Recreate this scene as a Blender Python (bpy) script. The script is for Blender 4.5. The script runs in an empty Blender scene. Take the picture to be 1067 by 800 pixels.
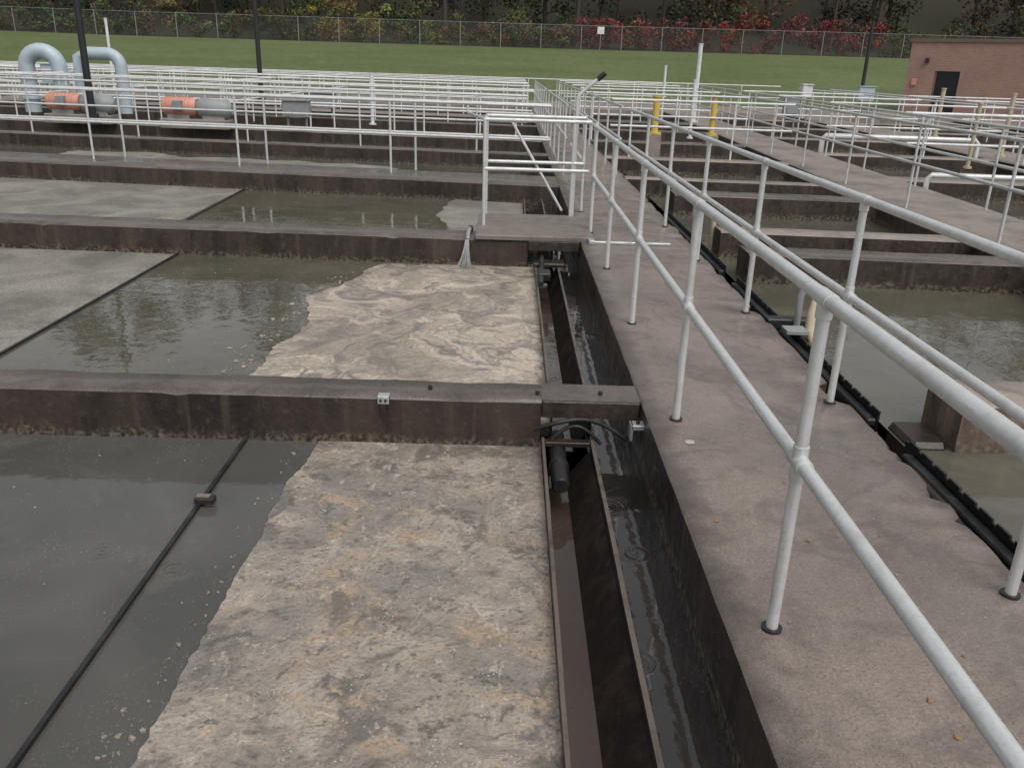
import bpy, math, random
import numpy as np
from mathutils import Matrix, Vector, noise
random.seed(7); rng=np.random.default_rng(7)
scene=bpy.context.scene
# ---------------------------------------------------------------- helpers
def lerp(a,b,t): return a+(b-a)*t
def interp(x,pts):
    if x<=pts[0][0]: return pts[0][1]
    for (x0,y0),(x1,y1) in zip(pts,pts[1:]):
        if x<=x1: return lerp(y0,y1,(x-x0)/(x1-x0))
    return pts[-1][1]
def W(x,y):
    """the cross walls are not quite square to the walkway"""
    if x<.73:
        return y-interp(y,[(4.4,0),(8.5,.04),(12.8,.125)])*max(x-.73,-14)
    if x>1.86:
        return y-interp(y,[(4.4,0),(8.5,.06)])*min(x-1.86,12)
    return y
class MB:
    def __init__(s,name): s.name=name; s.v=[]; s.f=[]; s.m=[]; s.sm=[]; s.mats=[]
    def mi(s,mat):
        if mat not in s.mats: s.mats.append(mat)
        return s.mats.index(mat)
    def add(s,vs,fs,mat,smooth=False):
        o=len(s.v); s.v+= [tuple(v) for v in vs]; k=s.mi(mat)
        for f in fs: s.f.append([i+o for i in f]); s.m.append(k); s.sm.append(smooth)
    def box(s,x0,x1,y0,y1,z0,z1,mat,b=0.0,rot=0):
        cx,cy=(x0+x1)/2,(y0+y1)/2
        if b<=0:
            vs=[(x,y,z) for z in(z0,z1) for x,y in((x0,y0),(x1,y0),(x1,y1),(x0,y1))]
            fs=[(3,2,1,0),(4,5,6,7),(0,1,5,4),(1,2,6,5),(2,3,7,6),(3,0,4,7)]
        else:
            def ring(i,z): return [(x0+i,y0+b,z),(x0+b,y0+i,z),(x1-b,y0+i,z),(x1-i,y0+b,z),(x1-i,y1-b,z),(x1-b,y1-i,z),(x0+b,y1-i,z),(x0+i,y1-b,z)]
            vs=ring(0,z0)+ring(0,z1-b)+ring(b*.7,z1)
            fs=[tuple(range(7,-1,-1)),tuple(range(16,24))]
            for k in (0,8):
                for i in range(8): fs.append((k+i,k+(i+1)%8,k+8+(i+1)%8,k+8+i))
        if rot:
            c,sn=math.cos(rot),math.sin(rot)
            vs=[(cx+(x-cx)*c-(y-cy)*sn,cy+(x-cx)*sn+(y-cy)*c,z) for x,y,z in vs]
        s.add(vs,fs,mat)
    def tube(s,pts,r,mat,n=12,caps=True,rs=None):
        pts=[Vector(p) for p in pts]; vs=[]; fs=[]
        up=None
        for i,p in enumerate(pts):
            t=(pts[min(i+1,len(pts)-1)]-pts[max(i-1,0)]).normalized()
            if up is None:
                a=Vector((0,0,1)) if abs(t.z)<.9 else Vector((0,1,0))
                u=t.cross(a).normalized()
            else:
                u=(up-t*up.dot(t)).normalized()
            up=u; w=t.cross(u)
            rr=rs[i] if rs else r
            for k in range(n):
                an=2*math.pi*k/n
                vs.append(p+u*(rr*math.cos(an))+w*(rr*math.sin(an)))
        for i in range(len(pts)-1):
            for k in range(n):
                fs.append((i*n+k,i*n+(k+1)%n,(i+1)*n+(k+1)%n,(i+1)*n+k))
        s.add(vs,fs,mat,True)
        if caps:
            s.add([vs[k] for k in range(n)],[tuple(range(n-1,-1,-1))],mat)
            s.add([vs[(len(pts)-1)*n+k] for k in range(n)],[tuple(range(n))],mat)
    def wall(s,x0,x1,y0,y1,z0,z1,mat,step=.25,jit=.004,b=.02,topmat=None):
        """long wall running in x, following the warp, with softly chipped upper edges"""
        n=max(2,int(abs(x1-x0)/step)); vs=[]
        for i in range(n+1):
            x=lerp(x0,x1,i/n); ya=W(x,y0); yb=W(x,y1)
            j=[noise.fractal(Vector((x*2.1,y0*7+q*5,q)),.8,2,4)*jit*2 for q in range(4)]
            chip=max(0,noise.noise(Vector((x*6,y0,2)))-.42)*.06 if step<.2 else 0
            vs+= [(x,ya,z0),(x,ya+j[0],z1-b-chip),(x,ya+b+j[1]+chip,z1+j[0]*.5),(x,yb-b+j[2],z1+j[2]*.5),(x,yb+j[3],z1-b),(x,yb,z0)]
        side=[];top=[]
        for i in range(n):
            a=i*6;c=a+6
            for k in range(5):
                (top if k in(1,2,3) else side).append((a+k,c+k,c+k+1,a+k+1))
        s.add(vs,side,mat,False); s.add(vs,top,topmat or mat,True)
        s.add(vs,[tuple(range(5,-1,-1)),tuple(n*6+k for k in range(6))],mat,False)
    def build(s,parent=None):
        me=bpy.data.meshes.new(s.name); me.from_pydata(s.v,[],s.f)
        for m in s.mats: me.materials.append(m)
        me.polygons.foreach_set('material_index',s.m); me.polygons.foreach_set('use_smooth',s.sm)
        me.update()
        o=bpy.data.objects.new(s.name,me); scene.collection.objects.link(o)
        if parent: o.parent=parent
        return o
def empty(name):
    e=bpy.data.objects.new(name,None); scene.collection.objects.link(e); return e
# ---------------------------------------------------------------- material kit
class MT:
    def __init__(s,name,rough=.6,metal=0.0,spec=.5):
        s.m=bpy.data.materials.new(name); s.m.use_nodes=True; s.nt=s.m.node_tree
        s.b=s.nt.nodes['Principled BSDF']; s.b.inputs['Roughness'].default_value=rough
        s.b.inputs['Metallic'].default_value=metal; s.b.inputs['Specular IOR Level'].default_value=spec
        g=s.nt.nodes.new('ShaderNodeNewGeometry'); s.pos=g.outputs['Position']; s.geo=g
    def n(s,t): return s.nt.nodes.new(t)
    def l(s,a,b): s.nt.links.new(a,b)
    def scl(s,v,vec=None):
        q=s.n('ShaderNodeVectorMath'); q.operation='MULTIPLY'; s.l(vec or s.pos,q.inputs[0]); q.inputs[1].default_value=v; return q.outputs[0]
    def noise(s,scale,detail=4,rough=.55,dist=0,vec=None):
        q=s.n('ShaderNodeTexNoise'); q.inputs['Scale'].default_value=scale; q.inputs['Detail'].default_value=detail
        q.inputs['Roughness'].default_value=rough; q.inputs['Distortion'].default_value=dist; s.l(vec or s.pos,q.inputs['Vector']); return q.outputs['Fac']
    def vor(s,scale,vec=None,out='Distance',feature='F1',rand=1):
        q=s.n('ShaderNodeTexVoronoi'); q.feature=feature; q.inputs['Scale'].default_value=scale; q.inputs['Randomness'].default_value=rand
        s.l(vec or s.pos,q.inputs['Vector']); return q.outputs[out]
    def ramp(s,fac,stops):
        q=s.n('ShaderNodeValToRGB'); e=q.color_ramp.elements
        while len(e)<len(stops): e.new(.5)
        for el,(p,c) in zip(e,stops):
            el.position=p; el.color=(c,c,c,1) if isinstance(c,(int,float)) else (*c,1)
        s.l(fac,q.inputs[0]); return q.outputs[0]
    def mix(s,f,a,b,mode='MIX'):
        q=s.n('ShaderNodeMix'); q.data_type='RGBA'; q.blend_type=mode
        for i,v in ((0,f),(6,a),(7,b)):
            if isinstance(v,(int,float)):
                q.inputs[i].default_value= v if i==0 else (v,v,v,1)
            elif isinstance(v,tuple): q.inputs[i].default_value=(*v,1)
            else: s.l(v,q.inputs[i])
        return q.outputs[2]
    def math(s,op,a,b=0.0,c=0.0):
        q=s.n('ShaderNodeMath'); q.operation=op
        for i,v in enumerate((a,b,c)):
            if isinstance(v,(int,float)): q.inputs[i].default_value=v
            else: s.l(v,q.inputs[i])
        return q.outputs[0]
    def z(s):
        q=s.n('ShaderNodeSeparateXYZ'); s.l(s.pos,q.inputs[0]); return q.outputs
    def bump(s,h,dist=.01,strength=1,prev=None):
        q=s.n('ShaderNodeBump'); q.inputs['Distance'].default_value=dist; q.inputs['Strength'].default_value=strength
        s.l(h,q.inputs['Height'])
        if prev: s.l(prev,q.inputs['Normal'])
        return q.outputs[0]
    def out(s,col=None,rough=None,normal=None):
        if col is not None:
            if isinstance(col,tuple): s.b.inputs['Base Color'].default_value=(*col,1)
            else: s.l(col,s.b.inputs['Base Color'])
        if rough is not None: s.l(rough,s.b.inputs['Roughness'])
        if normal is not None: s.l(normal,s.b.inputs['Normal'])
        return s.m
    def wetfilm(s,fac,rough=.18):
        """a thin film of rain water lying over the surface"""
        s.l(fac,s.b.inputs['Coat Weight']); s.b.inputs['Coat Roughness'].default_value=rough; s.b.inputs['Coat IOR'].default_value=1.4
def concrete(name,c0,c1,stain,wet=.5,st=(.45,.7),edges=None,film=0):
    t=MT(name)
    big=t.noise(.9,4,.6,.4); mid=t.noise(7,5,.65); fine=t.noise(85,2,.7)
    col=t.mix(t.ramp(mid,[(.3,0),(.7,1)]),c0,c1)
    col=t.mix(t.ramp(big,[(st[0],0),(st[1],1)]),col,stain)
    v=t.vor(110)
    gate=t.ramp(t.noise(24,2),[(.42,0),(.6,1)])
    col=t.mix(t.math('MULTIPLY',t.ramp(v,[(.14,1),(.34,0)]),t.math('MULTIPLY',gate,.6)),col,tuple(min(1,q*1.7) for q in c1))
    col=t.mix(t.math('MULTIPLY',t.ramp(t.vor(75),[(.12,1),(.3,0)]),t.math('SUBTRACT',.75,gate)),col,tuple(q*.35 for q in stain))
    blot=t.noise(2.7,6,.7,.8)
    col=t.mix(t.ramp(blot,[(.52,0),(.68,.65)]),col,tuple(q*.55 for q in stain))
    col=t.mix(t.ramp(fine,[(.3,.45),(.58,0)]),col,tuple(q*.4 for q in c0))
    rr=t.ramp(big,[(.40,.7),(.58,wet)])
    if edges:
        x=t.z()['X']; wob=t.math('MULTIPLY',t.math('SUBTRACT',t.noise(3.5,4,.7),.5),.34)
        l=t.math('ADD',t.math('SUBTRACT',x,edges[0]),wob); r_=t.math('ADD',t.math('SUBTRACT',edges[1],x),wob)
        m=t.math('MINIMUM',l,r_)
        col=t.mix(t.ramp(m,[(.0,.75),(.14,0)]),col,(.075,.062,.050))
        rim=t.ramp(t.math('ABSOLUTE',t.math('SUBTRACT',t.noise(.75,4,.6,.6),.53)),[(.0,.5),(.02,0)])
        col=t.mix(rim,col,(.11,.092,.08))
    n=t.bump(fine,.004,.8); n=t.bump(mid,.006,.4,n)
    if film: t.wetfilm(t.ramp(t.noise(1.3,5,.65,.4),[(.36,film*.25),(.56,film)]))
    return t.out(col,rr,n)
M_walk=concrete('walkway_concrete',(.225,.180,.152),(.285,.234,.202),(.155,.124,.104),.20,edges=(.73,1.88),film=.55)
M_far=concrete('far_concrete',(.25,.215,.186),(.33,.285,.25),(.17,.145,.125),.5)
M_top=concrete('wall_top_concrete',(.110,.088,.075),(.160,.132,.114),(.062,.05,.043),.20,film=.6)
def wallface(name='wet_wall_concrete',k=1.0,tan=1.0):
    t=MT(name); z=t.z()['Z']
    st=t.noise(2.2,5,.7,.6,vec=t.scl((1,1,.3))); sm=t.noise(16,5,.7)
    q=lambda c: tuple(x*k for x in c)
    col=t.mix(t.ramp(st,[(.38,0),(.66,1)]),q((.024,.0170,.0135)),q((.064,.046,.036)))
    col=t.mix(t.ramp(sm,[(.56,0),(.72,.5)]),col,q((.11,.088,.068)))
    drip=t.noise(9,3,.6,.2,vec=t.scl((1,1,.06)))
    col=t.mix(t.ramp(drip,[(.55,0),(.68,.55)]),col,q((.10,.074,.054)))
    zz=t.math('ADD',z,t.math('MULTIPLY',t.math('SUBTRACT',t.noise(6,5,.75),.5),.20))
    crust=t.mix(t.ramp(t.noise(33,3),[(.42,0),(.62,1)]),q((.028,.022,.017)),(.19,.155,.115))
    col=t.mix(t.ramp(t.math('MULTIPLY_ADD',zz,-5,-.75),[(.35,0),(.6,.85*tan)]),col,crust)
    return t.out(col,t.ramp(sm,[(.35,.22),(.65,.7)]),t.bump(sm,.010,.6))
M_face=wallface(); M_face2=wallface('stained_wall_concrete',3.0)
def water(name,c0,c1,speck=.35,rings=True,rip=1.0,rough=.03,ior=1.36,ring=.0014,film=None):
    t=MT(name,rough=rough); t.b.inputs['IOR'].default_value=ior
    col=t.mix(t.ramp(t.noise(1.1,3,.6,.6),[(.35,0),(.65,1)]),c0,c1)
    if film:
        fl=t.noise(.7,6,.72,1.6); col=t.mix(t.ramp(fl,[(.52,0),(.66,.7)]),col,film)
    d=t.ramp(t.vor(42),[(.1,1),(.2,0)])
    dens=t.ramp(t.noise(1.7,5,.75,.5),[(.45,0),(.68,1)])
    d2=t.ramp(t.noise(120,1,.5),[(.66,0),(.72,1)])
    s=t.math('MULTIPLY',t.math('MAXIMUM',t.math('MULTIPLY',d,t.ramp(t.noise(9,2),[(.5,0),(.6,1)])),d2),t.math('MULTIPLY',dens,speck))
    col=t.mix(s,col,(.42,.40,.36))
    h=t.noise(5.5,2,.5,.3); n=t.bump(h,.0045*rip,.5)
    h2=t.noise(26,1,.5); n=t.bump(h2,.0008*rip,.5,n)
    if rings:
        v=t.vor(2.6,vec=t.scl((1,1,0)))
        w=t.math('MULTIPLY',t.math('SINE',t.math('MULTIPLY',v,95)),t.ramp(v,[(.0,1),(.26,0)]))
        n=t.bump(w,ring,.8,n)
    return t.out(col,t.math('MULTIPLY_ADD',s,.6,rough),n)
M_water=water('tank_water',(.070,.069,.062),(.096,.094,.086),.5,film=(.125,.12,.108),ior=1.44,ring=.0022)
M_water2=water('murky_water',(.078,.073,.052),(.105,.098,.074),.6,film=(.135,.125,.10),ior=1.44)
M_chan=water('channel_water',(.022,.020,.0185),(.042,.038,.035),.2,True,.6,.02,1.75,.007)
M_tr=water('trough_water',(.05,.035,.027),(.085,.062,.05),.3,False,.5,.03,1.5)
def scum1():
    t=MT('scum_crust',rough=.75,spec=.4)
    a=t.noise(1.5,5,.62,.7); b=t.noise(5,6,.68,.6); c=t.noise(2.6,5,.65,1.2); f=t.noise(80,3,.7); g=t.noise(24,4,.7)
    col=t.mix(t.ramp(b,[(.38,0),(.60,1)]),(.25,.218,.185),(.40,.345,.290))
    col=t.mix(t.ramp(a,[(.47,0),(.58,.75)]),col,(.215,.195,.172))
    col=t.mix(t.ramp(c,[(.54,0),(.65,.7)]),col,(.44,.315,.205))
    x=t.noise(3.3,5,.66,.5); col=t.mix(t.ramp(x,[(.54,0),(.62,.85)]),col,(.145,.130,.112))
    x2=t.noise(8,4,.68,.5); col=t.mix(t.ramp(x2,[(.58,0),(.65,.75)]),col,(.095,.085,.072))
    x3=t.noise(9,4,.7,1.0,vec=t.scl((1.3,.8,1))); col=t.mix(t.ramp(x3,[(.58,0),(.66,.65)]),col,(.52,.455,.38))
    pit=t.vor(34); pg=t.ramp(t.noise(6,3,.6),[(.42,0),(.58,.75)])
    col=t.mix(t.math('MULTIPLY',t.ramp(pit,[(.12,1),(.32,0)]),pg),col,(.115,.10,.083))
    col=t.mix(t.ramp(g,[(.34,.5),(.47,0)]),col,(.15,.13,.11))
    col=t.mix(t.ramp(f,[(.34,.45),(.50,0)]),col,(.13,.112,.096))
    col=t.mix(t.math('MULTIPLY',t.ramp(t.vor(60),[(.12,1),(.25,0)]),t.ramp(t.noise(14,2),[(.54,0),(.62,.8)])),col,(.62,.57,.49))
    n=t.bump(b,.035,.8); n=t.bump(t.ramp(pit,[(.05,0),(.4,1)]),.004,.6,n); n=t.bump(g,.010,.8,n); n=t.bump(f,.003,.8,n)
    t.wetfilm(t.ramp(b,[(.42,.5),(.55,.05)]),.25)
    return t.out(col,t.ramp(a,[(.4,.4),(.65,.75)]),n)
M_scum=scum1()
def scum2():
    t=MT('swirled_foam',rough=.6,spec=.4)
    def ridge(sc,d,vec,w): 
        q=t.noise(sc,3,.55,d,vec=vec); return q,t.ramp(t.math('ABSOLUTE',t.math('SUBTRACT',q,.5)),[(0,1),(w*.35,.85),(w,0)])
    n0=t.n('ShaderNodeTexNoise'); n0.inputs['Scale'].default_value=1.1; n0.inputs['Detail'].default_value=3; t.l(t.pos,n0.inputs['Vector'])
    vm=t.n('ShaderNodeVectorMath'); vm.operation='MULTIPLY_ADD'; t.l(n0.outputs['Color'],vm.inputs[0]); vm.inputs[1].default_value=(2.3,2.3,0); t.l(t.pos,vm.inputs[2])
    q1,r1=ridge(1.7,.6,vm.outputs[0],.055); q2,r2=ridge(3.0,.9,vm.outputs[0],.05); q3=t.noise(1.0,3,.6,.5,vec=vm.outputs[0])
    brk=t.ramp(t.noise(4,4,.7),[(.38,.3),(.56,1)])
    col=t.mix(t.ramp(q2,[(.35,0),(.6,1)]),(.40,.335,.265),(.56,.485,.40))
    col=t.mix(t.ramp(q3,[(.48,0),(.60,.8)]),col,(.27,.235,.195))
    col=t.mix(t.math('MULTIPLY',t.math('MULTIPLY',r1,.92),brk),col,(.145,.128,.108))
    col=t.mix(t.math('MULTIPLY',t.math('MULTIPLY',r2,.7),brk),col,(.19,.168,.142))
    col=t.mix(t.ramp(t.noise(30,5,.75),[(.36,.7),(.54,0)]),col,(.18,.155,.13))
    col=t.mix(t.math('MULTIPLY',t.ramp(t.vor(30),[(.12,1),(.26,0)]),.4),col,(.62,.55,.47))
    t.wetfilm(t.math('MULTIPLY',r1,.5),.25)
    return t.out(col,None,t.bump(q1,.04,.7,t.bump(t.noise(50,3,.7),.008,.8)))
M_foam2=scum2()
def greyfoam():
    t=MT('grey_foam',rough=.6,spec=.4)
    a=t.noise(1.2,5,.65,1.2); col=t.mix(t.ramp(a,[(.36,0),(.62,1)]),(.155,.147,.125),(.31,.29,.252))
    col=t.mix(t.ramp(t.noise(45,4,.75),[(.4,.6),(.58,0)]),col,(.10,.095,.08))
    col=t.mix(t.math('MULTIPLY',t.ramp(t.vor(30),[(.1,1),(.2,0)]),.6),col,(.5,.48,.43))
    return t.out(col,None,t.bump(t.noise(60,2,.7),.005,.8))
M_gfoam=greyfoam()
def metal(name,c,rough=.42,met=.3,dirt=(.25,.22,.19),amt=.35,bd=.0006):
    t=MT(name,metal=met)
    a=t.noise(6,4,.7); f=t.noise(90,2,.6)
    col=t.mix(t.ramp(a,[(.48,0),(.7,amt)]),c,dirt)
    col=t.mix(t.ramp(f,[(.55,0),(.7,amt*.6)]),col,tuple(q*.6 for q in c))
    return t.out(col,t.ramp(a,[(.35,rough-.08),(.65,rough+.18)]),t.bump(f,bd,.5))
M_rail=metal('aluminium_rail',(.68,.695,.69),.34,.35,(.40,.38,.35),.55)
M_white=metal('white_rail_paint',(.70,.71,.71),.5,.05,(.42,.40,.36),.5)
M_steel=metal('bright_steel',(.50,.51,.52),.35,.5)
M_dark=metal('dark_trough_steel',(.034,.028,.025),.32,.25,(.085,.058,.042),.7)
M_rust=metal('rusty_trough_steel',(.085,.052,.036),.5,.1,(.035,.025,.02),.8)
M_edge=metal('trough_lip',(.15,.122,.10),.5,.2,(.05,.04,.035),.8)
M_black=metal('black_plastic',(.014,.014,.015),.4,0,(.06,.055,.05),.6)
M_orange=metal('orange_paint',(.58,.28,.20),.5,0,(.4,.22,.17),.4)
M_grey=metal('grey_machine_paint',(.26,.28,.28),.5,0,(.15,.15,.14),.4)
M_duct=metal('pale_duct',(.42,.50,.55),.45,.1,(.30,.33,.33),.4)
M_yellow=metal('yellow_paint',(.62,.44,.09),.5,0,(.4,.3,.1),.4)
M_tan=metal('tan_hose',(.48,.42,.30),.6,0,(.3,.24,.17),.5)
M_lamp=metal('dark_pole',(.02,.02,.024),.5,.1,(.05,.05,.05),.4)
M_wood=metal('weathered_plank',(.19,.162,.14),.5,0,(.11,.09,.078),.6,.003)
def grassmat():
    t=MT('grass',rough=.9,spec=.15); s=t.z()
    a=t.noise(.10,4,.6,.4,vec=t.scl((1,2.4,1))); f=t.noise(2.2,5,.75,vec=t.scl((1,.6,1)))
    col=t.mix(t.ramp(a,[(.35,0),(.65,1)]),(.100,.128,.052),(.136,.162,.072))
    col=t.mix(t.ramp(f,[(.35,.6),(.6,0)]),col,(.068,.09,.038))
    col=t.mix(t.ramp(t.noise(.7,4,.7),[(.56,0),(.72,.55)]),col,(.19,.18,.10))
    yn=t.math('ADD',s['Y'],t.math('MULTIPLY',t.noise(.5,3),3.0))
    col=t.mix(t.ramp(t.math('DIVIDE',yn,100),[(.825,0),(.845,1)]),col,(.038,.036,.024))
    return t.out(col,None,t.bump(f,.08,.6))
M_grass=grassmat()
def brick():
    t=MT('brick',rough=.85); 
    q=t.n('ShaderNodeTexBrick'); 
    cx=t.n('ShaderNodeSeparateXYZ'); t.l(t.pos,cx.inputs[0]); cb=t.n('ShaderNodeCombineXYZ')
    t.l(t.math('SUBTRACT',t.math('MULTIPLY',cx.outputs[0],.77),t.math('MULTIPLY',cx.outputs[1],.64)),cb.inputs[0]); t.l(cx.outputs[2],cb.inputs[1])
    t.l(cb.outputs[0],q.inputs['Vector']); q.inputs['Scale'].default_value=1
    q.inputs['Brick Width'].default_value=.22; q.inputs['Row Height'].default_value=.075; q.inputs['Mortar Size'].default_value=.008
    q.inputs['Color1'].default_value=(.36,.20,.155,1); q.inputs['Color2'].default_value=(.29,.16,.125,1); q.inputs['Mortar'].default_value=(.36,.30,.26,1)
    col=t.mix(t.ramp(t.noise(1.0,4,.6),[(.4,0),(.7,.35)]),q.outputs['Color'],(.19,.12,.095))
    return t.out(col)
M_brick=brick()
M_roofedge=metal('roof_coping',(.16,.11,.085),.6,0,(.08,.06,.05),.4)
def plain(name,c,r=.6,spec=.5):
    t=MT(name,rough=r,spec=spec); return t.out(t.mix(t.ramp(t.noise(5,4,.6),[(.4,0),(.65,.5)]),c,tuple(q*.6 for q in c)))
M_glass=plain('dark_door',(.012,.014,.018),.3)
M_bark=plain('bark',(.07,.058,.048),.9)
M_sign=plain('white_sign_face',(.75,.75,.75),.6)
# ---------------------------------------------------------------- terrain
xs=sorted(set(list(np.arange(-400,-60,40))+list(np.arange(-60,60,4))+list(np.arange(60,401,40))+[-42,-41.9,34,34.1]))
ys=sorted(set([-60,-30,-12.1,-12,40,40.1]+list(range(44,100,3))+list(range(100,190,6))+list(range(190,420,40))))
def terr(x,y):
    if -41.95<x<34.05 and -12.05<y<40.05: return -1.3
    n=noise.noise(Vector((x*.03,y*.03,0)))
    h=interp(y,[(46,-.02),(54,.55),(70,2.2),(80,3.05),(88,3.3),(100,5),(170,34),(420,40)])
    if y>46: h+=n*.35*min(1,(y-46)/20)
    if y>95: h+=n*5
    return h-.02
vs=[(x,y,terr(x,y)) for y in ys for x in xs]; nx=len(xs)
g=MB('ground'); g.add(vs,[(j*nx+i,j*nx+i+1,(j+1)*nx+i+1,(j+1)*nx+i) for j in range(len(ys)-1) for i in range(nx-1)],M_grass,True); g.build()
# ---------------------------------------------------------------- walkways
def strip_walk(name,fl,fr,y0,y1,mat,facemat,thick=1.3,step=.1,jl=.004,jr=.004):
    b=MB(name); n=int((y1-y0)/step); vs=[]
    for i in range(n+1):
        y=lerp(y0,y1,i/n)
        a=fl(y)+noise.noise(Vector((y*4,1,0)))*jl+max(0,noise.noise(Vector((y*7,8,0)))-.35)*jl*6; c=fr(y)
        q=noise.fractal(Vector((y*2.4,9,0)),.7,2,5)
        c+= noise.noise(Vector((y*4,3,0)))*jr - min(.07,max(0,q-.05)*jr*7)
        z=noise.noise(Vector((y*.8,5,0)))*.003
        vs+=[(a,y,-thick),(a,y,-.015),(a+.015,y,z),(lerp(a,c,.33),y,z),(lerp(a,c,.66),y,z),(c-.03,y,z),(c,y,-.03),(c+.0,y,-thick)]
    tp=[];sd=[]
    for i in range(n):
        for k in range(7):
            f=(i*8+k,i*8+k+1,(i+1)*8+k+1,(i+1)*8+k)[::-1]
            (tp if 1<=k<=5 else sd).append(f)
    b.add(vs,tp,mat,True); b.add(vs,sd,facemat,False); b.add(vs,[tuple(range(8)),],facemat)
    return b.build()
strip_walk('concrete_walkway',lambda y:.73,lambda y:1.88,-4,37,M_walk,M_face,step=.06,jr=.03)
w2l=lambda y:5.05+.045*(y-8)
w3l=lambda y:10.2+.045*(y-8)
strip_walk('concrete_walkway',w2l,lambda y:w2l(y)+1.35,-4,37,M_far,M_face,step=.5)
strip_walk('concrete_walkway',w3l,lambda y:w3l(y)+1.5,-4,37,M_far,M_face,step=.5)
strip_walk('concrete_walkway',lambda y:18.5,lambda y:20.5,-4,37,M_far,M_face,step=.8)
strip_walk('concrete_walkway',lambda y:-19,lambda y:-17.5,20.6,37,M_far,M_face,step=.8)
p=MB('perimeter_pavement'); p.box(-43,35,36.8,44,-1.35,.012,M_far); p.box(33,35.5,-12,36.7,-1.35,.01,M_far); p.box(-43,-38,-12,36.7,-1.35,.01,M_far); p.build()
# ---------------------------------------------------------------- cross walls
def mkwall(x0,x1,y0,y1,z1=0,top=M_top,step=.08,b=.018,face=None):
    q=MB('tank_wall'); q.wall(x0,x1,y0,y1,-1.3,z1,face or M_face,step,.005,b,top); return q
def portal(q,y0,y1):
    q.box(.201,.725,y0,y1,-.10,-.006,M_face,.008); q.box(.201,.725,y0+.01,y1-.01,-.0055,-.002,M_top,.001)
q=mkwall(-10,.20,4.12,4.38,-.004); portal(q,4.12,4.38); q.build()
q=mkwall(-14,.20,8.42,8.84,-.004); portal(q,8.42,8.84); q.build()
mkwall(-20,.725,12.62,13.75,-.004,step=.2).build()
for y0,wd in ((17.1,.45),(20.4,1.5),(25.4,.5),(29.0,1.4),(33.2,.5)):
    mkwall(-38,.725,y0,y0+wd,-.006,M_far if wd>1 else M_top,.6).build()
mkwall(2.52,5.0,4.25,4.66,.0,M_far,.07,.03,M_face2).build()
for y0,wd,z in ((8.15,.42,0),(9.35,.34,0),(12.2,.5,.0),(13.9,.3,0),(17.1,.5,0),(21.0,.6,0),(25,.6,0),(29,1.2,0),(33,.5,0)):
    mkwall(1.87 if y0>13 else 2.36,w2l(y0)+.02,y0,y0+wd,z-.01,M_far if y0 in(9.35,13.9,17.1) else M_top,.3).build()
for y0 in (6,10.5,15,19.5,24,28.5,33):
    mkwall(w2l(y0)+1.33,w3l(y0)+.02,y0,y0+.6,-.01,M_far,.5).build()
    mkwall(w3l(y0)+1.48,18.5,y0,y0+.6,-.01,M_far,.8).build()
    mkwall(20.5,33,y0,y0+.6,-.01,M_far,.8).build()
# ---------------------------------------------------------------- water
def sheet(name,x0,x1,y0,y1,z,mat):
    b=MB(name); b.add([(x0,y0,z),(x1,y0,z),(x1,y1,z),(x0,y1,z)],[(0,1,2,3)],mat); return b.build()
sheet('water',-38,.206,-6,4.25,-.28,M_water)
sheet('water',-38,.206,4.26,37,-.28,M_water2)
sheet('water',.47,.74,-6,37,-.33,M_chan)
sheet('water',2.27,33,-6,37,-.30,M_water2)
sheet('water',1.8,2.268,-6,37,-.42,M_chan)
# ---------------------------------------------------------------- scum layers
def blob(name,pts,z,mat,amp=.03,step=.02,seed=0,frq=1.0,fine=.012,hard=()):
    P=[]
    for e,(a,b) in enumerate(zip(pts,pts[1:]+pts[:1])):
        a=Vector((*a[:2],0)); bb=Vector((*b[:2],0)); d=(bb-a).length; n=max(1,int(d/step))
        for i in range(n): P.append((a.lerp(bb,i/n),e))
    Q=[p for p,_ in P]; n=len(Q); soft=[e not in hard for _,e in P]
    for it in range(12):
        Q=[(Q[i-2]+Q[i-1]+Q[i]*2+Q[(i+1)%n]+Q[(i+2)%n])/6 if soft[i] and soft[i-2] and soft[(i+2)%n] else Q[i] for i in range(n)]
    R=[]
    for i,p in enumerate(Q):
        if soft[i]:
            tq=(Q[(i+1)%n]-Q[i-1]); nr=Vector((-tq.y,tq.x,0)).normalized()
            k=noise.noise(Vector((p.x*frq,p.y*frq,seed)))*amp+noise.noise(Vector((p.x*4*frq,p.y*4*frq,seed)))*amp*.3+noise.noise(Vector((p.x*24,p.y*24,seed)))*fine
            p=p+nr*k
        R.append(p)
    vs=[(p.x,p.y,z) for p in R]+[(p.x,p.y,z-.06) for p in R]
    b=MB(name); b.add(vs,[tuple(range(n))],mat); b.add(vs,[(i,i+n,(i+1)%n+n,(i+1)%n) for i in range(n)],mat)
    return b.build()
blob('scum_layer',[(.205,-1.5),(.205,4.117),(-.99,4.117),(-1.03,3.2),(-1.06,2.4),(-1.03,1.8),(-1.1,1),(-1.0,-1.5)],-.272,M_scum,.07,seed=3,hard=(0,1))
blob('foam_layer',[(.268,4.385),(.268,8.415),(-.9,8.415),(-1.25,8.3),(-1.45,7.7),(-1.62,6.9),(-1.62,6.1),(-1.62,5.3),(-1.72,4.385)],-.270,M_foam2,.2,seed=5,frq=1.2,fine=.02,hard=(0,1,8))
blob('foam_layer',[(-3.42,4.385),(-3.42,8.55),(-13,8.8),(-13,4.385)],-.272,M_gfoam,.01,seed=6,hard=(0,1,2,3))
blob('foam_layer',[(.2,8.85),(.2,12.61),(-.8,12.8),(-1.0,11.6),(-.85,10.4),(-.6,8.95)],-.272,M_gfoam,.2,seed=7,hard=(0,1,5))
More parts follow.
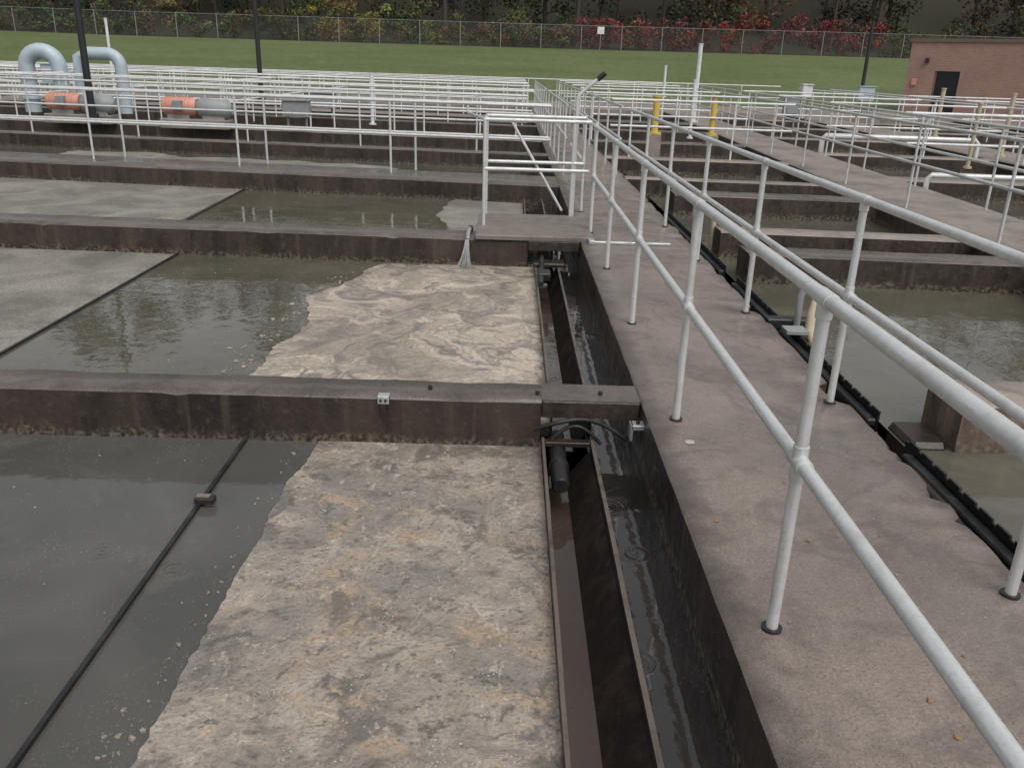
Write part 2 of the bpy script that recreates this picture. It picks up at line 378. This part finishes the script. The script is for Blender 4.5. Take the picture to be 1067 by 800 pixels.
blob('foam_layer',[(-4.02,9.1),(-4.13,13.2),(-14,14.4),(-14,9.5)],-.271,M_gfoam,.01,seed=8,hard=(0,1,2,3))
blob('foam_layer',[(-1.2,14.2),(-2.5,16.9),(-9,18),(-8,15.2)],-.271,M_gfoam,.4,seed=9)
b=MB('scum_rafts')
def raft(x,y,s,z,mat):
    k=random.randint(9,14); el=random.uniform(.4,.9); th=random.uniform(0,3.1); P=[]
    for q in range(k):
        r_=s*random.uniform(.65,1.25); ex=r_*math.cos(q*6.283/k); ey=r_*el*math.sin(q*6.283/k)
        P.append((x+ex*math.cos(th)-ey*math.sin(th),y+ex*math.sin(th)+ey*math.cos(th),z))
    b.add(P+[(p[0],p[1],z-.012) for p in P],[tuple(range(k))]+[(i,i+k,(i+1)%k+k,(i+1)%k) for i in range(k)],mat)
for i in range(60):
    y=random.uniform(1.4,4.05); raft(-1.06-abs(random.gauss(0,.05))-.01,y,.003+.009*random.random()**2,-.2745,M_scum)
for i in range(120):
    y=random.uniform(4.5,8.2); x0_=interp(y,[(4.4,-1.72),(6.9,-1.62),(7.7,-1.45),(8.3,-1.25)]); raft(x0_-abs(random.gauss(0,.12))-.03,y,.004+.028*random.random()**2.5,-.2745,M_foam2)
b.build()
# baffle boards
b=MB('baffle_board')
def baf(x0,y0,x1,y1,top=-.262):
    d=.009; b.add([(x0-d,y0,-.6),(x0+d,y0,-.6),(x1+d,y1,-.6),(x1-d,y1,-.6),(x0-d,y0,top),(x0+d,y0,top),(x1+d,y1,top),(x1-d,y1,top)],[(3,2,1,0),(4,5,6,7),(0,1,5,4),(1,2,6,5),(2,3,7,6),(3,0,4,7)],M_black)
baf(-1.38,-3,-1.38,4.12); baf(-3.4,4.38,-3.4,8.57); baf(-3.95,9.05,-4.1,13.2)
b.box(-1.40,-1.31,3.38,3.43,-.262,-.235,M_dark,.005); b.box(-1.39,-1.33,3.39,3.42,-.234,-.228,M_wood); b.build()
# ---------------------------------------------------------------- troughs
def trough(xo,y0,y1,name='steel_trough',wid=.26,m=M_rust):
    b=MB(name); n=int((y1-y0)/.15)
    def plate(x0,x1,z0,z1,mat):
        vs=[]; 
        for i in range(n+1):
            y=lerp(y0,y1,i/n); j=noise.noise(Vector((y*1.2,x0*9,0)))*.004; k=noise.noise(Vector((y*7,x0*9,3)))*.002
            vs+=[(x0+j,y,z0),(x1+j,y,z0),(x1+j+k,y,z1+k),(x0+j,y,z1+k)]
        fs=[]
        for i in range(n):
            for k in range(4): fs.append((i*4+k,i*4+(k+1)%4,(i+1)*4+(k+1)%4,(i+1)*4+k)[::-1])
        fs+=[(0,1,2,3),(n*4+3,n*4+2,n*4+1,n*4)]
        b.add(vs,fs,mat)
    plate(xo,xo+.010,-.6,-.205,M_dark); plate(xo-.002,xo+.013,-.202,-.197,M_edge)
    x1=xo+wid; plate(x1,x1+.012,-.6,-.205,M_dark); plate(x1-.003,x1+.016,-.202,-.196,M_edge)
    zf=-.44
    b.add([(xo+.012,y0,zf),(xo+.13,y0,zf),(xo+.13,y1,zf),(xo+.012,y1,zf)],[(0,1,2,3)],m)
    b.add([(xo+.13,y0,zf),(x1,y0,-.27),(x1,y1,-.27),(xo+.13,y1,zf)],[(0,1,2,3)],M_dark)
    b.add([(xo+.012,y0,zf+.012),(xo+.145,y0,zf+.012),(xo+.145,y1,zf+.012),(xo+.012,y1,zf+.012)],[(0,1,2,3)],M_tr)
    return b
b=trough(.207,-3,4.08)
b.tube([(.29,3.66,-.27),(.29,3.675,-.27),(.29,4.2,-.25)],.046,M_black,18,rs=[.036,.046,.046]); b.tube([(.29,3.84,-.27),(.29,3.88,-.27)],.053,M_black,18)
b.box(.22,.46,4.0,4.05,-.215,-.19,M_dark,.004)
b.build()
b=trough(.27,4.4,8.4,wid=.22); b.box(.28,.40,7.55,7.75,-.2,-.13,M_black,.01); b.tube([(.30,7.3,-.17),(.34,8.3,-.14)],.025,M_black,10); b.box(.25,.56,8.1,8.3,-.2,-.16,M_dark,.01); b.build()
b=trough(.21,8.9,12.6); b.build()
b=MB('overflow_weir')
def wplate(xa,za,zb,y0,y1):
    y=y0
    while y<y1:
        b.box(xa-.006,xa+.006,y,y+.11,za,zb,M_black); b.box(xa-.006,xa+.006,y+.11,y+.15,za,zb-.016,M_black); y+=.15
for (ya,yb) in ((-2,4.2),(4.68,8.1),(8.6,12.15)):
    wplate(2.27,-.7,-.24,ya,yb)
    b.box(2.20,2.262,ya,yb,-.33,-.29,M_black,.01); b.box(1.905,1.93,ya,yb,-.35,-.30,M_dark)
    yy=ya+.3
    while yy<yb: b.box(1.93,2.20,yy,yy+.05,-.38,-.33,M_dark,.005); yy+=.9
b.build()
b=MB('drain_pipe'); b.tube([(2.02,4.3,-.27),(2.15,3.95,-.30),(2.18,3.6,-.33),(2.16,3.2,-.36)],.032,M_dark,14); b.box(2.285,2.50,4.27,4.6,-.6,-.26,M_dark,.03); b.build()
b=MB('hose_stub'); b.tube([(2.34,6.5,-.35),(2.34,6.5,.0),(2.36,6.49,.06)],.028,M_steel,14); b.tube([(2.40,6.35,.02),(2.385,6.33,-.1),(2.37,6.28,-.22),(2.40,6.2,-.34)],.038,M_tan,14,rs=[.02,.036,.04,.03]); b.box(2.1,2.5,6.5,6.62,-.26,-.2,M_black,.01); b.box(2.15,2.32,6.15,6.3,-.22,-.19,M_grey,.004); b.build()
b=MB('hose_stub'); b.tube([(2.36,9.7,-.3),(2.36,9.7,.10)],.03,M_tan,10); b.build()
# ---------------------------------------------------------------- railings
def railing(pts,spacing=1.7,first=0.0,h=1.08,mid=.59,r=.0215,rp=.019,n=10,mat=M_rail,base=True,name='metal_railing',z=0.0):
    b=MB(name); pts=[Vector((*p,z)) for p in pts]
    up=Vector((0,0,1))
    for hh in (h,mid): b.tube([p+up*hh for p in pts],r,mat,n)
    L=0; segs=[]
    for a,c in zip(pts,pts[1:]): segs.append((L,a,c)); L+=(c-a).length
    s=first
    while s<=L+.01:
        for (l0,a,c) in segs:
            d=(c-a).length
            if l0-1e-6<=s<=l0+d+.02:
                p=a.lerp(c,min(1,(s-l0)/d)); dr=(c-a).normalized()
                b.tube([p,p+up*(h)],rp,mat,n)
                if base:
                    b.tube([p+up*.001,p+up*.010],rp*1.7,M_dark,n); 
                    b.tube([p+up*(mid)-dr*.05,p+up*(mid)+dr*.05],r*1.2,mat,n)
                    b.tube([p+up*(h)-dr*.045,p+up*(h)+dr*.045],r*1.12,mat,n)
                    b.tube([p+up*(mid-.055),p+up*(mid+.05)],rp*1.22,mat,n)
                    b.tube([p+up*(h-.055),p+up*(h)],rp*1.22,mat,n)
                break
        s+=spacing
    return b.build()
railing([(.87,-.3),(.87,8.95)],1.68,2.52,n=20)
railing([(.87,10.3),(.87,12.7)],1.68,0,n=14)
railing([(.87,13.9),(.87,36)],1.72,0.3,n=8,base=False)
railing([(1.755,-.3),(1.755,12.9)],1.755,.985,n=20)
railing([(1.755,14),(1.755,36)],1.755,.3,n=8,base=False)
def crossrail(y0,x0,x1,sp=2.45,first=0,nx=6,**k):
    pts=[]
    for i in range(nx+1):
        x=lerp(x0,x1,i/nx); pts.append((x,W(x,y0)))
    return railing(pts,sp,first,**k)
crossrail(13.25,.6,-19,2.5,2.5,n=10,base=False)
crossrail(13.68,.6,-19,2.5,2.15,n=10,base=False)
crossrail(17.3,.3,-17.5,2.4,1,n=8,base=False)
for y0,f in ((20.5,.4),(21.8,1.3),(25.6,.2),(29.1,.8),(30.3,0),(33.4,.7),(36.9,0)):
    crossrail(y0,.5,-37,2.2,f,n=6,base=False,mat=M_white,r=.025)
for y0,f in ((12.4,.3),(17.3,.4),(21.3,0),(25.2,.8),(29.2,.3),(33.2,.7),(36.9,0)):
    x0=w2l(y0)
    if y0>16: crossrail(y0,1.95,x0,2.0,f,nx=2,n=6,base=False,mat=M_white,r=.024)
    if 12.5<y0<31:
        crossrail(y0,w3l(y0)+1.6,32 if y0<26 else 18,2.2,f,n=6,base=False,mat=M_white,r=.024)
railing([(w2l(1)+.12,1),(w2l(36)+.12,36)],2.5,.4,n=8,base=False)
railing([(w2l(1)+1.25,1),(w2l(36)+1.25,36)],2.4,.9,n=8,base=False)
railing([(w3l(1)+.12,1),(w3l(36)+.12,36)],2.4,.4,n=8,base=False,mat=M_white)
railing([(w3l(1)+1.4,1),(w3l(36)+1.4,36)],2.4,.9,n=8,base=False,mat=M_white)
for x in (18.7,20.4): railing([(x,8),(x,30)],2.4,0,n=6,base=False,mat=M_white,r=.025)
for x in (-7.0,-12.5,-18.9,-17.6,-25,-32): railing([(x,W(x,20.6)),(x,39)],2.3,0,n=6,base=False,mat=M_white,r=.025)
for y in (15,19.5,24,28.5):
    crossrail(y+.2,w2l(y)+1.4,w3l(y),2.0,.2,nx=2,n=6,base=False,mat=M_white,r=.024)
crossrail(40.5,-40,12,2.4,0,n=6,base=False,mat=M_white,r=.025)
# ---------------------------------------------------------------- landing platform with guard rail
b=MB('landing_platform'); b.box(-.34,.86,8.42,9.75,-.002,.045,M_wood,.01)
for yy in (8.9,9.2,9.5): b.box(-.30,.7,yy,yy+.05,-.09,-.021,M_dark)
for h in (1.08,.59):
    b.tube([(-.27,8.98,h+.04),(.82,8.98,h+.04)],.020,M_rail,12)
    b.tube([(-.27,8.98,h+.04),(-.27,9.7,h+.04)],.020,M_rail,12)
    b.tube([(-.27,9.7,h+.04),(.82,9.7,h+.04)],.020,M_rail,12)
for x_,y_ in ((-.27,8.98),(-.27,9.7),(.70,9.7),(.87,8.98),(.87,10.3)): b.tube([(x_,y_,.04),(x_,y_,1.12)],.019,M_rail,12)
b.tube([(-.02,9.72,1.1),(.60,9.72,.1)],.016,M_rail,10); b.tube([(-.27,8.98,1.12),(-.5,10.1,1.12),(-.6,12.0,1.1)],.017,M_rail,10); b.tube([(.87,8.95,1.08),(.87,10.3,1.08)],.02,M_rail,10)
b.build()
b=MB('floor_bar'); b.box(.83,1.62,8.33,8.37,.004,.028,M_steel,.006); b.box(.80,.86,8.29,8.42,.004,.04,M_steel,.006); b.build()
b=MB('davit_arm'); b.tube([(.74,10.0,0),(.74,10.0,1.30),(.76,10.0,1.36),(.96,10.0,1.53)],.022,M_rail,12); b.tube([(.95,10,1.52),(1.03,10,1.59)],.03,M_black,10); b.build()
b=MB('flushing_pipe'); b.tube([(-.40,8.80,.0),(-.40,8.64,.06),(-.40,8.52,.08),(-.405,8.43,.05),(-.41,8.39,-.0)],.02,M_grey,12); b.tube([(-.40,8.90,.02),(-.40,8.78,.02)],.03,M_dark,12); b.build()
t=MT('aerated_water',rough=.2); M_jet=t.out(t.mix(t.noise(45,3,.7,vec=t.scl((1,1,.3))),(.16,.155,.145),(.46,.46,.45)))
b=MB('water_jet')
for k in range(12):
    ox=random.gauss(0,.008); oy=random.gauss(0,.006)
    b.tube([(-.41+ox*.5,8.385,-.0),(-.412+ox,8.365+oy,-.08),(-.415+ox*2,8.355+oy*2,-.18),(-.42+ox*3.4,8.345+oy*3,-.285)],.008,M_jet,7,rs=[.012,.011,.010,.014])
for i in range(460):
    a=random.uniform(0,6.28); r_=abs(random.gauss(0,.13)); s_=random.uniform(.002,.006)
    z_=-.268 if r_>.06 else random.uniform(-.268,-.2)
    x_,y_=-.42+r_*math.cos(a)*1.5,8.27+r_*math.sin(a)*.9
    if y_>8.41: continue
    b.add([(x_-s_,y_,z_),(x_,y_-s_,z_),(x_+s_,y_,z_),(x_,y_+s_,z_),(x_,y_,z_+s_),(x_,y_,z_-s_)],[(0,1,4),(1,2,4),(2,3,4),(3,0,4),(1,0,5),(2,1,5),(3,2,5),(0,3,5)],M_jet)
b.build()
# ---------------------------------------------------------------- small fittings
b=MB('steel_bracket'); b.box(-.665,-.605,4.10,4.15,-.003,.004,M_steel,.0015); b.box(-.665,-.605,4.098,4.108,-.04,.0,M_steel,.002)
for x_ in (-.648,-.622): b.tube([(x_,4.097,-.02),(x_,4.088,-.02)],.007,M_black,8)
b.box(-.652,-.618,4.099,4.106,-.10,-.041,M_dark,.002); b.build()
b=MB('steel_bracket'); b.box(.665,.735,3.98,4.05,-.10,-.075,M_steel,.003); b.box(.66,.675,3.98,4.05,-.16,-.075,M_grey,.003); b.tube([(.70,4.01,-.075),(.70,4.01,-.06)],.01,M_black,8); b.build()
b=MB('anchor_bolt')
for x_,y_ in ((-.40,4.24),(.18,4.2),(.52,4.22)): b.tube([(x_,y_,-.01),(x_,y_,.018)],.012,M_dark,8)
b.build()
b=MB('rubber_hose'); pts=[(.16+.5*t_,4.07-.02*math.sin(t_*6),-.15+.09*math.sin(math.pi*t_)-.05*t_) for t_ in np.linspace(0,1,16)]
b.tube(pts,.012,M_black,10); pts=[(.24+.28*t_,4.06,-.22+.1*math.sin(math.pi*t_)) for t_ in np.linspace(0,1,14)]; b.tube(pts,.010,M_black,10); b.build()
def chips(name,n,reg,mat,smin,smax,rise=.4):
    b=MB(name)
    for i in range(n):
        x_=random.uniform(reg[0],reg[1]); y_=random.uniform(reg[2],reg[3]); z_=reg[4]; s_=smin+(smax-smin)*random.random()**2.5
        k=random.randint(6,9); el=random.uniform(.4,1); th=random.uniform(0,3.14)
        P=[]
        for q in range(k):
            r_=s_*random.uniform(.6,1.25); ex=r_*math.cos(q*6.283/k); ey=r_*el*math.sin(q*6.283/k)
            P.append((x_+ex*math.cos(th)-ey*math.sin(th),y_+ex*math.sin(th)+ey*math.cos(th),z_))
        P2=[(lerp(x_,p[0],.6),lerp(y_,p[1],.6),z_+s_*rise) for p in P]
        b.add(P+P2,[tuple(range(k,2*k))]+[(q,(q+1)%k,k+(q+1)%k,k+q) for q in range(k)],mat)
    return b.build()
M_leaf=plain('fallen_leaf',(.28,.19,.08),.7); M_chip=plain('pale_chip',(.46,.43,.38),.7); M_lump=plain('tan_scum_lump',(.36,.31,.25),.8)
chips('fallen_leaves',22,(.76,1.84,1.2,7,.004),M_leaf,.004,.012,.2)
chips('gravel_chips',160,(.75,1.85,1.1,8,.003),M_chip,.0015,.0045)
chips('scum_lumps',200,(-.98,.18,1.0,4.1,-.273),M_lump,.003,.018,.3)
chips('scum_lumps',30,(-.98,.18,1.0,4.1,-.273),M_chip,.002,.012,.3)
chips('floating_debris',260,(-5,-1.42,1.2,4.1,-.279),M_chip,.0012,.006,.15)
chips('floating_debris',160,(-3.3,-1.8,4.5,8.3,-.279),M_chip,.002,.008,.15)
chips('spalled_patch',2,(.86,.93,3.62,3.66,.0035),M_chip,.02,.03,.1)
# ---------------------------------------------------------------- machinery in the left background
def motor(x,y,s=1):
    b=MB('drive_motor'); n=20
    b.tube([(x-.42*s,y,.46*s),(x-.36*s,y,.46*s),(x+.25*s,y,.46*s),(x+.36*s,y,.46*s)],.2*s,M_orange,n,rs=[.12*s,.2*s,.2*s,.17*s])
    for k in range(7): b.tube([(x+(-.32+k*.09)*s,y,.46*s),(x+(-.30+k*.09)*s,y,.46*s)],.213*s,M_orange,n)
    b.tube([(x+.36*s,y,.44*s),(x+.45*s,y,.44*s),(x+1.05*s,y,.42*s),(x+1.15*s,y,.42*s)],.2*s,M_grey,n,rs=[.12*s,.22*s,.22*s,.1*s])
    b.box(x-.45*s,x+1.1*s,y-.22*s,y+.22*s,.0,.2*s,M_far,.02); b.box(x-.3*s,x+.2*s,y-.12*s,y+.12*s,.2*s,.3*s,M_grey,.01); b.box(x+.5*s,x+1*s,y-.15*s,y+.15*s,.2*s,.3*s,M_grey,.01)
    b.box(x-.1*s,x+.1*s,y-.3*s,y-.15*s,.4*s,.6*s,M_grey,.01); b.build()
motor(-10.9,21.6,1.05); motor(-7.9,21.1,1.05)
b=MB('air_duct'); 
arc=[(-13.1+.45*math.cos(a),25,1.2+.42*math.sin(a)) for a in np.linspace(0,math.pi,14)]
b.tube([(-12.65,25,0)]+arc+[(-13.55,25,.9),(-13.55,25,.0)],.21,M_duct,18)
for z_ in (.35,.9): b.tube([(-12.65,25,z_),(-12.65,25,z_+.05)],.26,M_duct,18); b.tube([(-13.55,25,z_),(-13.55,25,z_+.05)],.26,M_duct,18)
b.build()
b=MB('air_duct'); arc=[(-11.45+.35*math.cos(a),25.4,1.25+.35*math.sin(a)) for a in np.linspace(0,math.pi/2,8)]
b.tube([(-11.1,25.4,0)]+arc+[(-12.0,25.4,1.6),(-12.25,25.4,1.5),(-12.3,25.4,.3)],.17,M_duct,16); b.build()
def cabinet(x,y,z0,w_,h_,mat,name='control_cabinet'):
    b=MB(name); b.box(x-w_/2,x+w_/2,y-.15,y+.15,z0,z0+h_,mat,.02); b.box(x-w_*.4,x+w_*.4,y-.16,y-.151,z0+h_*.1,z0+h_*.85,mat); b.box(x-w_*.55,x+w_*.55,y-.19,y+.19,z0+h_+.002,z0+h_+.03,mat)
    for sx in (-.35,.35): b.tube([(x+w_*sx,y,0),(x+w_*sx,y,z0+.02)],.03,M_grey,8)
    b.build()
cabinet(-5.1,20.9,.35,.62,.35,M_grey); cabinet(-5.6,25.9,.3,.9,.4,M_grey); cabinet(9.9,30,.9,.35,.4,M_sign); cabinet(13.5,34,.75,.6,.5,M_duct); cabinet(-15.5,30,.6,.5,.6,M_duct); cabinet(8.2,26,.5,.4,.5,M_grey)
def lamp(x,y,h,r,head=True):
    b=MB('lamp_post'); b.tube([(x,y,0),(x,y,h)],r,M_lamp,12,rs=[r,r*.75]); b.tube([(x,y,0),(x,y,.25)],r*1.7,M_lamp,12)
    if head: b.tube([(x,y,h-.05),(x+.6,y,h+.12)],r*.5,M_lamp,8); b.box(x+.5,x+1.2,y-.16,y+.16,h+.05,h+.2,M_lamp,.04)
    b.build()
lamp(-10.1,21.2,7.5,.085); lamp(-9.05,32,8,.09); lamp(15.7,40,3.9,.09,False)
def pole(x,y,h,r,mat,z0=0,name='vent_pipe'):
    b=MB(name); b.tube([(x,y,z0),(x,y,h)],r,mat,12); b.tube([(x,y,h),(x,y,h+.03)],r*1.25,mat,12); b.tube([(x,y,z0),(x,y,z0+.04)],r*2,mat,12); b.build()
pole(6.2,30,2.45,.07,M_white); pole(-17.9,40,3.0,.06,M_white); pole(3.3,20.2,1.05,.08,M_yellow,.25,name='safety_bollard'); pole(4.85,21.2,1.05,.07,M_yellow,.2,name='safety_bollard')
pole(5.1,30,1.75,.04,M_white); pole(11.3,20,1.35,.05,M_tan); pole(12.6,26,1.35,.06,M_tan); pole(4.6,22.5,1.4,.04,M_white); pole(9,17,1.2,.04,M_tan); pole(-3.8,24,1.3,.05,M_white)
b=MB('bollard_base'); b.box(3.15,3.45,20.05,20.35,-.4,.252,M_far,.02); b.box(4.7,5.0,21.05,21.35,-.4,.202,M_far,.02); b.build()
b=MB('process_pipe')
for (xa,ya,xb,yb,z_,r_) in ((6.9,14.2,10.2,13.9,.15,.045),(7.1,19.9,10.5,19.6,.35,.06)):
    b.tube([(xa,ya,-.3),(xa,ya,z_-.06),(xa+.06,ya,z_),(xb-.06,yb,z_),(xb,yb,z_-.06),(xb,yb,-.3)],r_,M_rail,10)
b.build()
# ---------------------------------------------------------------- brick building
e=empty('brick_building'); ca=Vector((18.9,43,0)); d=Vector((.77,-.64,0)).normalized(); nrm=Vector((-d.y,d.x,0))
def fac(name,s0,s1,t0,t1,z0,z1,mat):
    b=MB(name); P=[]
    for z_ in (z0,z1):
        for s_,t_ in ((s0,t0),(s1,t0),(s1,t1),(s0,t1)): q=ca+d*s_+nrm*t_; P.append((q.x,q.y,z_))
    b.add(P,[(3,2,1,0),(4,5,6,7),(0,1,5,4),(1,2,6,5),(2,3,7,6),(3,0,4,7)],mat); return b.build(parent=e)
fac('wall_front_left',0,1.25,0,.3,-.05,3.2,M_brick); fac('wall_front_right',2.35,14,0,.3,-.05,3.2,M_brick); fac('wall_over_door',1.253,2.347,0,.3,1.95,3.2,M_brick)
fac('door',1.26,2.34,.12,.18,.0,1.94,M_glass); fac('door_frame',1.253,1.33,.05,.11,0,1.95,M_roofedge); fac('wall_side',0,.3,.303,9,-.05,3.2,M_brick); fac('wall_far_side',13.7,14,.303,9,-.05,3.2,M_brick); fac('wall_back',.303,13.697,8.7,9,-.05,3.2,M_brick)
fac('roof_coping',-.06,14.06,-.06,9.06,3.203,3.36,M_roofedge); fac('window',6,7.2,-.02,-.004,1.1,2.2,M_glass); fac('wall_lamp',.75,.9,-.14,-.003,2.3,2.5,M_lamp); fac('red_box',.3,.5,-.1,-.003,1.3,1.6,M_orange)
# ---------------------------------------------------------------- chain link fence
t=MT('chain_link'); 
tr=t.n('ShaderNodeBsdfTransparent'); mx=t.n('ShaderNodeMixShader'); t.b.inputs['Base Color'].default_value=(.22,.23,.22,1); mx.inputs[0].default_value=.08
t.l(tr.outputs[0],mx.inputs[1]); t.l(t.b.outputs[0],mx.inputs[2]); t.l(mx.outputs[0],t.nt.nodes['Material Output'].inputs[0]); M_link=t.m
b=MB('chain_link_fence'); x=-120; pr=None
while x<121:
    z=terr(x,81)+.05
    b.tube([(x,81,z-.3),(x,81,z+2.0)],.033,M_grey,6)
    if pr:
        b.tube([(pr[0],81,pr[1]+1.95),(x,81,z+1.95)],.018,M_grey,6)
        b.add([(pr[0],81.01,pr[1]-.1),(x,81.01,z-.1),(x,81.01,z+1.95),(pr[0],81.01,pr[1]+1.95)],[(0,1,2,3)],M_link)
    pr=(x,z); x+=3.6
b.build()
b=MB('warning_sign'); b.box(7.4,8.0,80.9,80.93,4.4,5.0,M_sign,.01); b.tube([(7.7,80.96,3.0),(7.7,80.96,5.0)],.03,M_grey,8); b.build()
# ---------------------------------------------------------------- trees
t=MT('foliage',rough=.7,spec=.2); at=t.n('ShaderNodeAttribute'); at.attribute_name='leafcol'; M_fol=t.out(at.outputs['Color'])
def leafmesh(name,C,S,col,parent=None):
    n=len(C); u=rng.normal(size=(n,3)); u/=np.linalg.norm(u,axis=1)[:,None]; v=rng.normal(size=(n,3)); v-=u*(u*v).sum(1)[:,None]; v/=np.linalg.norm(v,axis=1)[:,None]
    S=S[:,None]; V=np.stack([C-u*S,C-v*S*.6,C+u*S,C+v*S*.6],1).reshape(-1,3)
    me=bpy.data.meshes.new(name); me.vertices.add(4*n); me.vertices.foreach_set('co',V.ravel().astype(np.float32))
    me.loops.add(4*n); me.loops.foreach_set('vertex_index',np.arange(4*n,dtype=np.int32))
    me.polygons.add(n); me.polygons.foreach_set('loop_start',np.arange(0,4*n,4,dtype=np.int32)); me.update(calc_edges=True)
    a=me.color_attributes.new('leafcol','FLOAT_COLOR','CORNER'); cc=np.ones((4*n,4),np.float32); cc[:,:3]=np.repeat(col,4,axis=0); a.data.foreach_set('color',cc.ravel())
    me.materials.append(M_fol); o=bpy.data.objects.new(name,me); scene.collection.objects.link(o); 
    if parent: o.parent=parent
    return o
CC=[];SS=[];KK=[]
def clump(c,r,n,s,col,sq=.8):
    dv=rng.normal(size=(n,3)); dv/=np.linalg.norm(dv,axis=1)[:,None]; rr=rng.random(n)**.45
    p=dv*rr[:,None]*r; p[:,2]*=sq
    CC.append(np.array(c)+p); SS.append(s*rng.uniform(.6,1.3,n)); 
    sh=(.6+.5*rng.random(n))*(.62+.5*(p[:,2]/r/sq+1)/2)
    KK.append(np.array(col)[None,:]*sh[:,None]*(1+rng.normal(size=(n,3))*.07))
trunks=MB('trunks')
pal=[(.052,.060,.034),(.066,.072,.036),(.084,.082,.042),(.047,.053,.033),(.10,.09,.046),(.085,.072,.045)]
fe=empty('distant_tree_line')
x=-105
while x<108:
    y=random.uniform(87,106); H_=random.uniform(20,30); x_=x+random.uniform(-1,1); z0=interp(y,[(80,3.05),(88,3.3),(100,5),(170,34)])-1
    trunks.tube([(x_,y,z0),(x_+random.uniform(-.4,.4),y,z0+H_*.45),(x_+random.uniform(-1,1),y,z0+H_*.85)],.25,M_bark,7,rs=[random.uniform(.16,.32),.16,.05])
    base=random.choice(pal)
    if 17<x<29 and random.random()<.6: base=(.23,.18,.065)
    if -26<x<-8 and random.random()<.35: base=(.17,.145,.055)
    for k in range(random.randint(20,28)):
        hz=random.uniform(.05,.42)*H_ if k<11 else random.uniform(.35,1)*H_; rr=(1-abs(hz/H_-.5)*1.1)*4.3+.6
        a=random.uniform(0,6.28); q=rr*random.uniform(.2,1)
        cx=(x_+q*math.cos(a),y+q*math.sin(a),z0+hz); 
        trunks.tube([(x_,y,z0+hz*.8),cx],.05,M_bark,4,caps=False,rs=[.07,.02])
        cl=tuple(c*random.uniform(.5,1.4) for c in base)
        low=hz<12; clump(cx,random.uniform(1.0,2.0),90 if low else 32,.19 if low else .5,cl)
    x+=random.uniform(2.6,4.0)
x=-75
while x<78:
    y=random.uniform(83,87); z0=3.1
    u=x
    if 6<u<34 and random.random()<.85: col=random.choice([(.25,.068,.065),(.20,.06,.058),(.27,.10,.08),(.16,.07,.055)]); h=random.uniform(2.4,4.0)
    elif -22<u<-12: col=random.choice([(.34,.27,.08),(.28,.235,.08),(.14,.14,.06)]); h=random.uniform(2.0,4.4)
    elif -5<u<6: col=random.choice([(.17,.12,.07),(.13,.12,.06),(.19,.14,.075)]); h=random.uniform(1.6,4)
    else: col=random.choice([(.09,.10,.048),(.12,.125,.055),(.075,.08,.042),(.17,.15,.065)]); h=random.uniform(1.2,4.0)
    for k in range(6):
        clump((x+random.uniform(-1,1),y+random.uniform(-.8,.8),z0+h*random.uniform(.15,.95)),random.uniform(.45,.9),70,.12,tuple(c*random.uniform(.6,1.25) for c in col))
    x+=random.uniform(.7,1.5)
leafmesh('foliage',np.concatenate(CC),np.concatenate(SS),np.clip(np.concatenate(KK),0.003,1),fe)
trunks.build(parent=fe)
# ---------------------------------------------------------------- light
wd=bpy.data.worlds.new('World'); scene.world=wd; wd.use_nodes=True; nt=wd.node_tree; bg=nt.nodes['Background']
sky=nt.nodes.new('ShaderNodeTexSky'); sky.sky_type='NISHITA'; sky.sun_disc=False; sky.sun_elevation=math.radians(58); sky.sun_rotation=math.radians(150)
sky.air_density=1.0; sky.dust_density=4.0; sky.ozone_density=1
hs=nt.nodes.new('ShaderNodeHueSaturation'); hs.inputs['Saturation'].default_value=.18
nt.links.new(sky.outputs[0],hs.inputs['Color']); nt.links.new(hs.outputs[0],bg.inputs[0]); bg.inputs[1].default_value=.15
sd=bpy.data.lights.new('sun','SUN'); sd.energy=1.0; sd.angle=math.radians(50); sd.color=(1,.96,.91); so=bpy.data.objects.new('sun',sd); scene.collection.objects.link(so)
az=math.radians(150); el=math.radians(58); dirv=Vector((math.sin(az)*math.cos(el),math.cos(az)*math.cos(el),math.sin(el)))
so.rotation_euler=dirv.to_track_quat('Z','Y').to_euler()
# ---------------------------------------------------------------- camera
cd=bpy.data.cameras.new('camera'); co=bpy.data.objects.new('camera',cd); scene.collection.objects.link(co)
Rm=Matrix.Rotation(math.radians(-.56),3,'Z')@Matrix.Rotation(math.pi/2-math.radians(20.8),3,'X')@Matrix.Rotation(math.radians(1.8),3,'Z')
co.matrix_world=Matrix.Translation((0,0,1.65))@Rm.to_4x4(); cd.sensor_width=36; cd.lens=875/1067*36; cd.clip_end=1500; cd.clip_start=.05
scene.camera=co
scene.view_settings.view_transform='Standard'; scene.view_settings.look='None'; scene.view_settings.exposure=0
